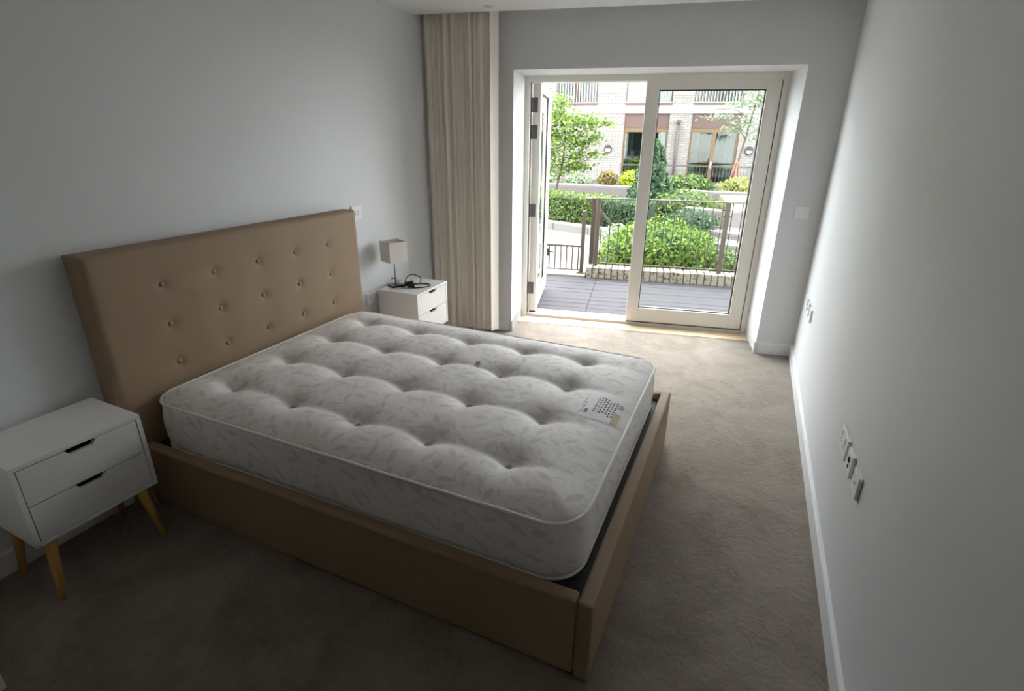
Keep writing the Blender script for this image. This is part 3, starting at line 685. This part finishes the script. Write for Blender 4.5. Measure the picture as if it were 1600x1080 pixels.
lk = obj('lock_box', MB().box(.575, .648, 2.325, 2.352, .205, .305, .01), black_m, gt, far=True); obj('lock_lever', MB().tube([(.64, 2.33, .262), (.70, 2.32, .262)], .007, 8), black_m, lk, far=True)

# ------------------------------------------------------------------ garden: paths, kerbs, steps, planters
kerbdir = (Vector((1.6, 5.17, 0))-Vector((-.07, 6.05, 0))).normalized()
pth = MB(); poly = [(-4, 2.46), (1.14, 2.46), (1.24, 4.2), (2.35, 4.75), (1.6, 5.19), (-.07, 6.06), (-4, 8.12)]
pth.prism(poly, 'z', -.14, -.05)
struct('garden_path', pth, path_m, far=True, label='pale pink paved path running past the gate')
def strip(P, Q, w, z0, z1, m=None):
    m = m or MB(); P = Vector((*P, 0)); Q = Vector((*Q, 0)); d = (Q-P); L = d.length; d.normalize()
    M = Matrix(((d.x, -d.y, 0, P.x), (d.y, d.x, 0, P.y), (0, 0, 1, 0), (0, 0, 0, 1))); return m.box(0, L, 0, w, z0, z1, .006, M)
kb = thing('path_kerb', G(.3, 5.9, -.05), A+math.atan2(kerbdir.y, kerbdir.x), 'pale stone kerb edging the path below the hedge', 'kerb')
P0 = Vector((-4.2, 8.22, 0)); Pe = Vector((2.3, 4.80, 0)); Lk = (Pe-P0).length; nk = 9
for k in range(nk):
    a = P0.lerp(Pe, k/nk); b = P0.lerp(Pe, (k+1)/nk-.0016); obj('kerb_stone', strip(a[:2], b[:2], .30, -.06, .085), kerb_m, kb, far=True)
stp = thing('garden_steps', G(3.4, 4.8, 0), A-.555, 'shallow pale stone garden steps seen right of the bright bush', 'steps')
sd = Vector((1, -.62, 0)).normalized()
def stair(p, z, w=.62):
    a = Vector((*p, 0))-sd*.35; b = Vector((*p, 0))+sd*1.6
    s = obj('step', strip(a[:2], b[:2], w, z-.14, z), step_m, stp, far=True); obj('nosing', strip((a-Vector((.004, .006, 0)))[:2], (b-Vector((.004, .006, 0)))[:2], .13, z-.05, z+.004), kerb_m, s, far=True)
stair((3.18, 3.92), .0); stair((3.13, 4.40), .1); stair((3.00, 5.06), .2)
pl1 = thing('stone_planter', G(3.5, 6.2, 0), A, 'angled pale stone planter wall with grass on top behind the steps', 'planter')
for P, Q in (((2.55, 6.10), (3.30, 5.66)), ((3.30, 5.66), (5.0, 7.5))):
    w_ = obj('planter_side', strip(P, Q, .16, 0, .40), path_m, pl1, far=True); obj('coping', strip(P, Q, .24, .40, .455), kerb_m, w_, far=True)
lw = MB().prism([(3.32, 5.92), (4.9, 7.6), (6.3, 9.2), (3.6, 9.2), (3.5, 7.2)], 'z', .2, .42); obj('grass', lw, lawn_m, pl1, far=True, kind='stuff')
pl2 = thing('raised_bed_wall', G(1.5, 10.6, 0), A, 'long curved pale stone wall of the upper planting bed', 'garden wall')
cv = [(-3.2, 11.05), (-.3, 10.96), (1.4, 10.70), (2.48, 10.30), (3.4, 9.95), (4.5, 9.75), (7, 9.9)]
for P, Q in zip(cv, cv[1:]):
    w_ = obj('wall_panel', strip(P, Q, .20, -.05, .36), path_m, pl2, far=True); obj('coping', strip(P, Q, .30, .36, .42), kerb_m, w_, far=True)
up = MB().prism([(-5, 11.2), (-.3, 11.15), (1.4, 10.9), (2.48, 10.5), (3.4, 10.15), (4.5, 9.95), (9, 10.1), (9, 14.2), (-5, 14.2)], 'z', -.2, .34); struct('planting_bed', up, soil_m, far=True, label='soil of the upper planting bed')
struct('far_terrace', MB().box(-7, 11, 14.2, 15.6, -.3, .12), path_m, far=True, label='paved strip before the opposite building')
struct('middle_bed', MB().prism([(-5, 8.7), (2.4, 5.0), (2.6, 9.4), (2.4, 10.3), (1.4, 10.7), (-.3, 10.96), (-5, 11)], 'z', -.2, .03), soil_m, far=True, label='soil of the middle planting bed')

# ------------------------------------------------------------------ plants
def leaf_cloud(pts, size, rs, long=1.6):
    m = MB()
    for p, nrm in pts:
        s = size*rs.uniform(.6, 1.3); a = Vector((rs.gauss(0, 1), rs.gauss(0, 1), rs.gauss(0, .7)+.3)); nn = (nrm+a*.7).normalized()
        t = nn.cross(Vector((rs.gauss(0, 1), rs.gauss(0, 1), rs.gauss(0, 1)))).normalized(); b = nn.cross(t)
        m.add([p-t*s*long*.5, p+b*s*.42+nn*s*.08, p+t*s*long*.5, p-b*s*.42+nn*s*.08], [(0, 1, 2, 3)])
    return m
def ellipsoid_pts(c, r, n, rs, lo=-.9, lump=.22, f=2.0, shell=.35):
    out = []
    while len(out) < n:
        v = Vector((rs.gauss(0, 1), rs.gauss(0, 1), rs.gauss(0, 1))).normalized()
        if v.z < lo: continue
        k = 1+lump*noise.noise(v*f+Vector(c))+.10*noise.noise(v*6+Vector(c)); k *= 1-shell*rs.random()**2
        out.append((Vector((c[0]+v.x*r[0]*k, c[1]+v.y*r[1]*k, c[2]+v.z*r[2]*k)), v))
    return out
def shrub(name, label, c, r, n, size, mat_, group=None, lump=.22, cat='shrub', seed=1, core=.72):
    rs = random.Random(seed); t = thing(name, G(c[0], c[1], max(0, c[2]-r[2])), A, label, cat, group)
    obj('branches', MB().sphere(c, (r[0]*core, r[1]*core, r[2]*core), 14, 9, .3), core_m, t, far=True)  # dark solid core added inside the leaves to block light
    obj('foliage', leaf_cloud(ellipsoid_pts(c, r, n, rs, lump=lump), size, rs), mat_, t, far=True, kind='stuff', recalc=False); return t
def hedge(name, label, P, Q, w, z0, z1, n, size, mat_, seed=1):
    rs = random.Random(seed); P = Vector((*P, 0)); Q = Vector((*Q, 0)); d = (Q-P); L = d.length; d.normalize(); nn = Vector((-d.y, d.x, 0))
    t = thing(name, G(*((P+Q)/2)[:2], z0), A+math.atan2(d.y, d.x), label, 'hedge')
    obj('branches', strip((P+nn*.07)[:2], (Q+nn*.07)[:2], w-.14, z0, z1-.07), core_m, t, far=True)  # dark box core added behind the leaves to block light
    pts = []
    for _ in range(n):
        f = rs.random(); a = rs.random()*L
        if f < .42: p = P+d*a+nn*rs.random()*w+Vector((0, 0, z1)); v = Vector((0, 0, 1))
        elif f < .85: p = P+d*a+Vector((0, 0, z0+(z1-z0)*rs.random())); v = -nn
        elif f < .93: p = P+nn*rs.random()*w+Vector((0, 0, z0+(z1-z0)*rs.random())); v = -d
        else: p = Q+nn*rs.random()*w+Vector((0, 0, z0+(z1-z0)*rs.random())); v = d
        p = p+v*(.05*noise.noise(p*2.2)+.02*noise.noise(p*7)-.05*rs.random()**2); pts.append((p, v))
    obj('foliage', leaf_cloud(pts, size, rs), mat_, t, far=True, kind='stuff', recalc=False); return t
nk_ = Vector((-kerbdir.y, kerbdir.x, 0))
hp, hq = Vector((-3.4, 8.13, 0)), Vector((1.02, 5.80, 0))
hedge('clipped_hedge', 'clipped green hedge behind the path kerb left of the railing posts', hp[:2], hq[:2], .75, .02, .60, 9000, .036, lf_hedge, 2)
hedge('clipped_hedge', 'hedge end seen through the railing beside the posts, its shade put into dark leaves', (1.06, 5.86), (1.75, 5.50), .7, .02, .54, 2600, .036, lf_dark, 3)  # shadowed end of the hedge, its shade put into the leaf colour
shrub('rounded_bush', 'large bright yellow green bush directly behind the railing', (2.05, 3.28, .13), (.80, .62, .46), 9500, .034, lf_bright, lump=.25, seed=4)
shrub('rounded_bush', 'small green bush beside the middle railing post', (2.95, 3.10, .02), (.28, .30, .24), 1300, .038, lf_hedge, seed=5)
shrub('rounded_bush', 'dark green bush behind the bright one, left of the planter', (2.66, 5.40, .16), (.52, .40, .34), 2600, .04, lf_dark, seed=6)
shrub('mounded_bush', 'mounded olive topped bush behind the railing top', (2.58, 7.6, .30), (.85, .7, .34), 2600, .045, lf_hedge, seed=7)
shrub('silver_plant', 'pale grey leaved plant at the kerb behind the railing', (1.42, 4.9, .05), (.32, .25, .22), 500, .05, lf_pale, seed=8, core=.4)
shrub('low_plant', 'low dark green plants behind the railing top rail', (.72, 8.3, .20), (.52, .45, .24), 1500, .06, lf_hedge, seed=9)
shrub('low_plant', 'low leafy plants under the small tree', (-.35, 8.7, .18), (.6, .5, .22), 1200, .05, lf_hedge, seed=10)
shrub('sage_bush', 'grey green mounded bush on the upper bed behind the tree', (-.02, 11.75, .42), (.42, .40, .26), 1400, .05, lf_pale, seed=11)
shrub('ball_bush', 'red brown and green ball bush on the upper bed', (.80, 11.65, .50), (.29, .29, .30), 900, .05, lf_red, seed=12)
shrub('yellow_bush', 'vivid yellow green bush on the upper bed beside the evergreen', (1.52, 11.5, .50), (.38, .34, .32), 1100, .055, lf_yellow, seed=13)
shrub('sage_bush', 'grey green bush left on the upper bed by the open leaf', (-1.05, 11.8, .40), (.5, .4, .3), 900, .055, lf_pale, seed=14)
shrub('spreading_bush', 'spreading green bush on the upper bed before the far door', (2.98, 11.0, .44), (.70, .38, .33), 2000, .05, lf_hedge, seed=15)
shrub('spreading_bush', 'yellowish olive bush at the right end of the upper bed', (4.46, 10.8, .42), (.70, .42, .32), 2000, .05, lf_olive, seed=16)
# dark evergreen cone
rs = random.Random(21); cone = thing('conifer', G(1.98, 8, 0), A, 'dark green conical evergreen standing behind the closed door stile', 'evergreen')
pts = []
for _ in range(5200):
    t = rs.random()**1.25; z = .02+1.60*t; r0 = (.56*(1-t)**.70+.03)*(1 if t > .12 else .75+2*t); q = rs.random()*2*PI; k = 1+.42*noise.noise(Vector((math.cos(q)*2.2, math.sin(q)*2.2, z*4.5)))-.3*rs.random()**2
    pts.append((Vector((1.98+math.cos(q)*r0*k, 8+math.sin(q)*r0*k, z)), Vector((math.cos(q), math.sin(q), .4))))
obj('foliage', leaf_cloud(pts, .064, rs), lf_dark, cone, far=True, kind='stuff', recalc=False)
obj('trunk', MB().lathe([(.34, .0), (.36, .3), (.22, .95), (.03, 1.5)], (1.98, 8, 0), 12), core_m, cone, far=True)  # dark core added inside the cone of leaves to block light

def tree(name, label, base, trunkpts, branches, blobs, nleaf, size, mat_, seed):
    rs = random.Random(seed); t = thing(name, G(*base), A, label, 'tree')
    obj('trunk', MB().tube(smooth_path(trunkpts, 5), [.035-.02*i/(5*(len(trunkpts)-1)) for i in range(5*(len(trunkpts)-1)+1)], 8), bark_m, t, far=True)
    for b in branches: obj('branch', MB().tube(smooth_path(b, 4), .010, 6), bark_m, t, far=True)
    pts = []
    tot = sum(r[0]*r[2] for c, r in blobs)
    for c, r in blobs:
        for _ in range(int(nleaf*r[0]*r[2]/tot)):
            v = Vector((rs.gauss(0, .5), rs.gauss(0, .5), rs.gauss(0, .5)))
            pts.append((Vector((c[0]+v.x*r[0], c[1]+v.y*r[1], c[2]+v.z*r[2])), Vector((0, 0, 1))))
    obj('foliage', leaf_cloud(pts, size, rs, 1.5), mat_, t, far=True, kind='stuff', recalc=False); return t
blobs = [((-.30, 9, 2.42), (.30, .4, .22)), ((-.42, 9, 2.10), (.42, .5, .26)), ((.12, 8.9, 2.02), (.50, .5, .24)), ((.52, 8.9, 1.98), (.34, .4, .16)), ((-.25, 9, 1.68), (.55, .5, .26)), ((.30, 9, 1.58), (.42, .4, .20)), ((-.45, 9, 1.30), (.40, .5, .24)), ((.15, 9, 1.22), (.42, .4, .20)), ((.62, 8.9, 1.66), (.22, .3, .14)), ((-.2, 9, .92), (.40, .4, .18)), ((.85, 8.9, 1.98), (.22, .2, .08)), ((.62, 8.9, 1.30), (.30, .2, .06)), ((-.75, 9.2, 1.8), (.35, .4, .5)), ((.3, 9, .98), (.3, .3, .14))]
tree('small_tree', 'small multi branched green tree left in the garden beside the open leaf', (-.27, 9, .0), [(-.27, 9, 0), (-.28, 9, .5), (-.18, 9, 1.0), (-.12, 9, 1.6), (-.2, 9, 2.4)],
     [[(-.25, 9, .7), (-.45, 9, 1.1), (-.6, 9.1, 1.7)], [(-.2, 9, .9), (.15, 9, 1.25), (.5, 8.95, 1.7)], [(-.14, 9, 1.3), (.15, 9, 1.65), (.45, 8.95, 2.0)], [(-.13, 9, 1.5), (-.35, 9, 1.9), (-.4, 9, 2.3)], [(-.22, 9, .8), (.2, 8.95, 1.0), (.6, 8.9, 1.3)]],
     blobs, 4200, .066, lf_tree, 31)
tr = tree('young_tree', 'slender staked young tree before the far building on the right', (4.32, 12.4, .3), [(4.32, 12.4, .3), (4.40, 12.4, .95), (4.50, 12.4, 1.6), (4.60, 12.4, 2.3), (4.72, 12.4, 3.3), (4.75, 12.4, 3.8)],
     [[(4.50, 12.4, 1.7), (4.25, 12.4, 1.95), (3.75, 12.4, 2.2)], [(4.58, 12.4, 2.1), (4.2, 12.4, 2.4), (3.6, 12.4, 2.45)], [(4.52, 12.4, 1.75), (4.75, 12.4, 1.9), (5.0, 12.4, 2.1)], [(4.62, 12.4, 2.4), (4.9, 12.4, 2.6), (5.05, 12.4, 2.75)]],
     [((4.35, 12.4, 2.55), (.45, .4, .16)), ((3.75, 12.4, 2.25), (.42, .3, .11)), ((4.8, 12.4, 2.6), (.36, .4, .20)), ((4.45, 12.4, 2.1), (.40, .4, .2)), ((4.75, 12.4, 1.72), (.30, .3, .14)), ((4.15, 12.4, 1.92), (.30, .3, .12)), ((4.55, 12.4, 3.0), (.5, .4, .3))], 1100, .075, lf_pale, 32)
for a, b in (((4.20, 12.4, .3), (4.36, 12.36, 1.05)), ((4.50, 12.4, .3), (4.44, 12.42, 1.05)), ((4.34, 12.3, .3), (4.40, 12.34, 1.08))): obj('stake', MB().tube([a, b], .022, 8), stake_m, tr, far=True)

# ------------------------------------------------------------------ opposite building
D = 15.5
bd = thing('apartment_building', G(2, D, 0), A, 'cream brick apartment building across the garden with bronze framed windows', 'building')
bq = lambda nm, mb, mt, par=None, **k: obj(nm, mb, mt, par or bd, far=True, **k)
X0, X1 = -9, 12; B0, B1 = 2.46, 2.72
doors = [(-4.2, -2.6), (1.03, 2.53), (3.26, 4.83), (7.2, 8.7)]
wins = [(-4.2, -2.6), (-1.37, .05), (1.03, 2.56), (3.27, 4.78), (7.2, 8.7)]
def piers(ops, z0, z1):
    u = X0
    for a, b in ops+[(X1, X1)]:
        if a > u: bq('brick_pier', MB().box(u, a, D, D+.5, z0, z1), facade_m)
        u = b
piers(doors, -.3, B0); bq('floor_band', MB().box(X0, X1, D-.02, D+.5, B0, B1, .004), slab_m)
piers(wins, B1, 4.55); bq('parapet', MB().box(X0, X1, D-.02, D+.5, 4.55, 4.8, .004), slab_m)  # building cut low out of view so more sky light enters the room
bq('back_wall', MB().box(X0, X1, D+1.6, D+1.7, -.3, 4.5), plain('dim_far_room', (.05, .055, .055), .9))
curt_m = plain('white_curtain', (.34, .36, .37), .9)
pane_m = glass_mat('tinted_far_glass', (.46, .58, .56), .18)
for n_, (a, b) in enumerate(doors):
    bq('lintel_panel', MB().box(a, b, D+.05, D+.3, 2.0, B0), brownpanel_m)
    fm = MB(); d0_, d1_ = D+.06, D+.16; w = .07
    fm.box(a, a+w, d0_, d1_, -.1, 2.0); fm.box(b-w, b, d0_, d1_, -.1, 2.0); fm.box(a+w, b-w, d0_, d1_, 1.86, 2.0); mid = (a+b)/2; fm.box(mid-.06, mid+.06, d0_, d1_, -.1, 1.86); fm.box(a+w, b-w, d0_, d1_, -.1, .06)
    ff = bq('door_frame', fm, winframe_m)
    for p, q in ((a+w, mid-.06), (mid+.06, b-w)): bq('pane', MB().box(p, q, D+.10, D+.11, .06, 1.86), pane_m, ff)
    hd = bq('door_handle', MB().box(mid-.02, mid+.02, D+.035, D+.06, .72, .92, .004), white_m, ff)
    cu = MB()
    for k0, k1 in ((a+.06, a+.34), (b-.36, b-.06)):
        cu.grid(lambda s, t: Vector((k0+(k1-k0)*s, D+.35+.03*math.sin(s*26), .0+1.95*t)), 24, 1)
    bq('curtain', cu, curt_m, recalc=False)
for n_, (a, b) in enumerate(wins):
    fm = MB(); w = .06; d0_, d1_ = D+.06, D+.16; z0, z1 = B1, 4.55; mid = a+(b-a)*.48
    fm.box(a, a+w, d0_, d1_, z0, z1); fm.box(b-w, b, d0_, d1_, z0, z1); fm.box(a+w, b-w, d0_, d1_, z0, z0+.10); fm.box(a+w, b-w, d0_, d1_, z1-.08, z1); fm.box(mid-.06, mid+.06, d0_, d1_, z0+.1, z1-.08)
    ff = bq('window_frame', fm, brownpanel_m)
    bq('window_sill', MB().box(a-.02, b+.02, D-.06, D+.1, B1+.0, B1+.05, .004), brownpanel_m)
    for p, q in ((a+w, mid-.06), (mid+.06, b-w)): bq('pane', MB().box(p, q, D+.10, D+.11, z0+.1, z1-.08), pane_m, ff)
    gz = MB(); u = a+.03
    while u < b-.02: gz.box(u, u+.022, D-.02, D+.0, B1+.08, 3.82); u += .095
    gz.box(a, b, D-.025, D+.005, 3.80, 3.84); gz.box(a, b, D-.025, D+.005, B1+.06, B1+.09)
    bq('guard_rail', gz, fence_m, kind='stuff')
    cu = MB(); k0, k1 = (a+.55, a+.95) if n_ != 1 else (a+.33, a+.70)
    cu.grid(lambda s, t: Vector((k0+(k1-k0)*s, D+.3+.03*math.sin(s*30), B1+.1+1.7*t)), 24, 1); cu.grid(lambda s, t: Vector((b-.55+.5*s, D+.3+.03*math.sin(s*30), B1+.1+1.7*t)), 24, 1)
    bq('curtain', cu, curt_m, recalc=False)
for u_ in (2.84, 5.60):
    p_ = MB().tube([(u_, D-.07, -.1), (u_, D-.07, 2.18)], .04, 10); p_.box(u_-.055, u_+.055, D-.13, D, 2.14, 2.25, .006); bq('downpipe', p_, pipe_m)
wl = None
for u_, lb in ((.53, 'round half hooded wall light left of the far glazed doors'), (5.20, 'round half hooded wall light behind the young tree')):
    t = thing('wall_light', G(u_, D-.03, 1.30), A, lb, 'wall light')
    M = Matrix.Translation((u_, D-.0, 1.30)) @ Matrix.Rotation(PI/2, 4, 'X')
    obj('rim', MB().lathe([(.135, .0), (.135, .05), (.115, .06), (.115, .055)], (0, 0, 0), 28).xf(M), lampdark_m, t, far=True)
    obj('diffuser', MB().lathe([(.112, .02), (.105, .062), (.06, .072), (.002, .075)], (0, 0, 0), 28).xf(M), plain('white_diffuser', (.8, .8, .8), .4), t, far=True)
    hd = MB(); K = 14
    ps = [(.13*math.cos(PI*k/K), .13*math.sin(PI*k/K)) for k in range(K+1)]
    hd.prism(ps, 'z', .05, .085); obj('hood', hd.xf(M), lampdark_m, t, far=True)
def picket(name, label, a, b, d, z0, z1, sp, w, mt):
    t = thing(name, G((a+b)/2, d, z0), A, label, 'railing')
    m = MB(); u = a
    while u < b: m.box(u, u+w, d, d+.02, z0, z1); u += sp
    obj('bars', m, mt, t, far=True, kind='stuff')
    obj('top_rail', MB().box(a, b, d-.01, d+.03, z1, z1+.035), mt, t, far=True); obj('bottom_rail', MB().box(a, b, d-.005, d+.025, z0-.03, z0), mt, t, far=True)
picket('boundary_railing', 'pale barred railing behind the upper bed left of the far doors', -3.0, .98, 14.3, .16, .82, .085, .03, fence_m)
picket('boundary_railing', 'thin grey railing before the far glazed doors', 1.1, 5.4, 14.6, .16, .80, .105, .010, plain('grey_thin_rail', (.06, .058, .056), .5))
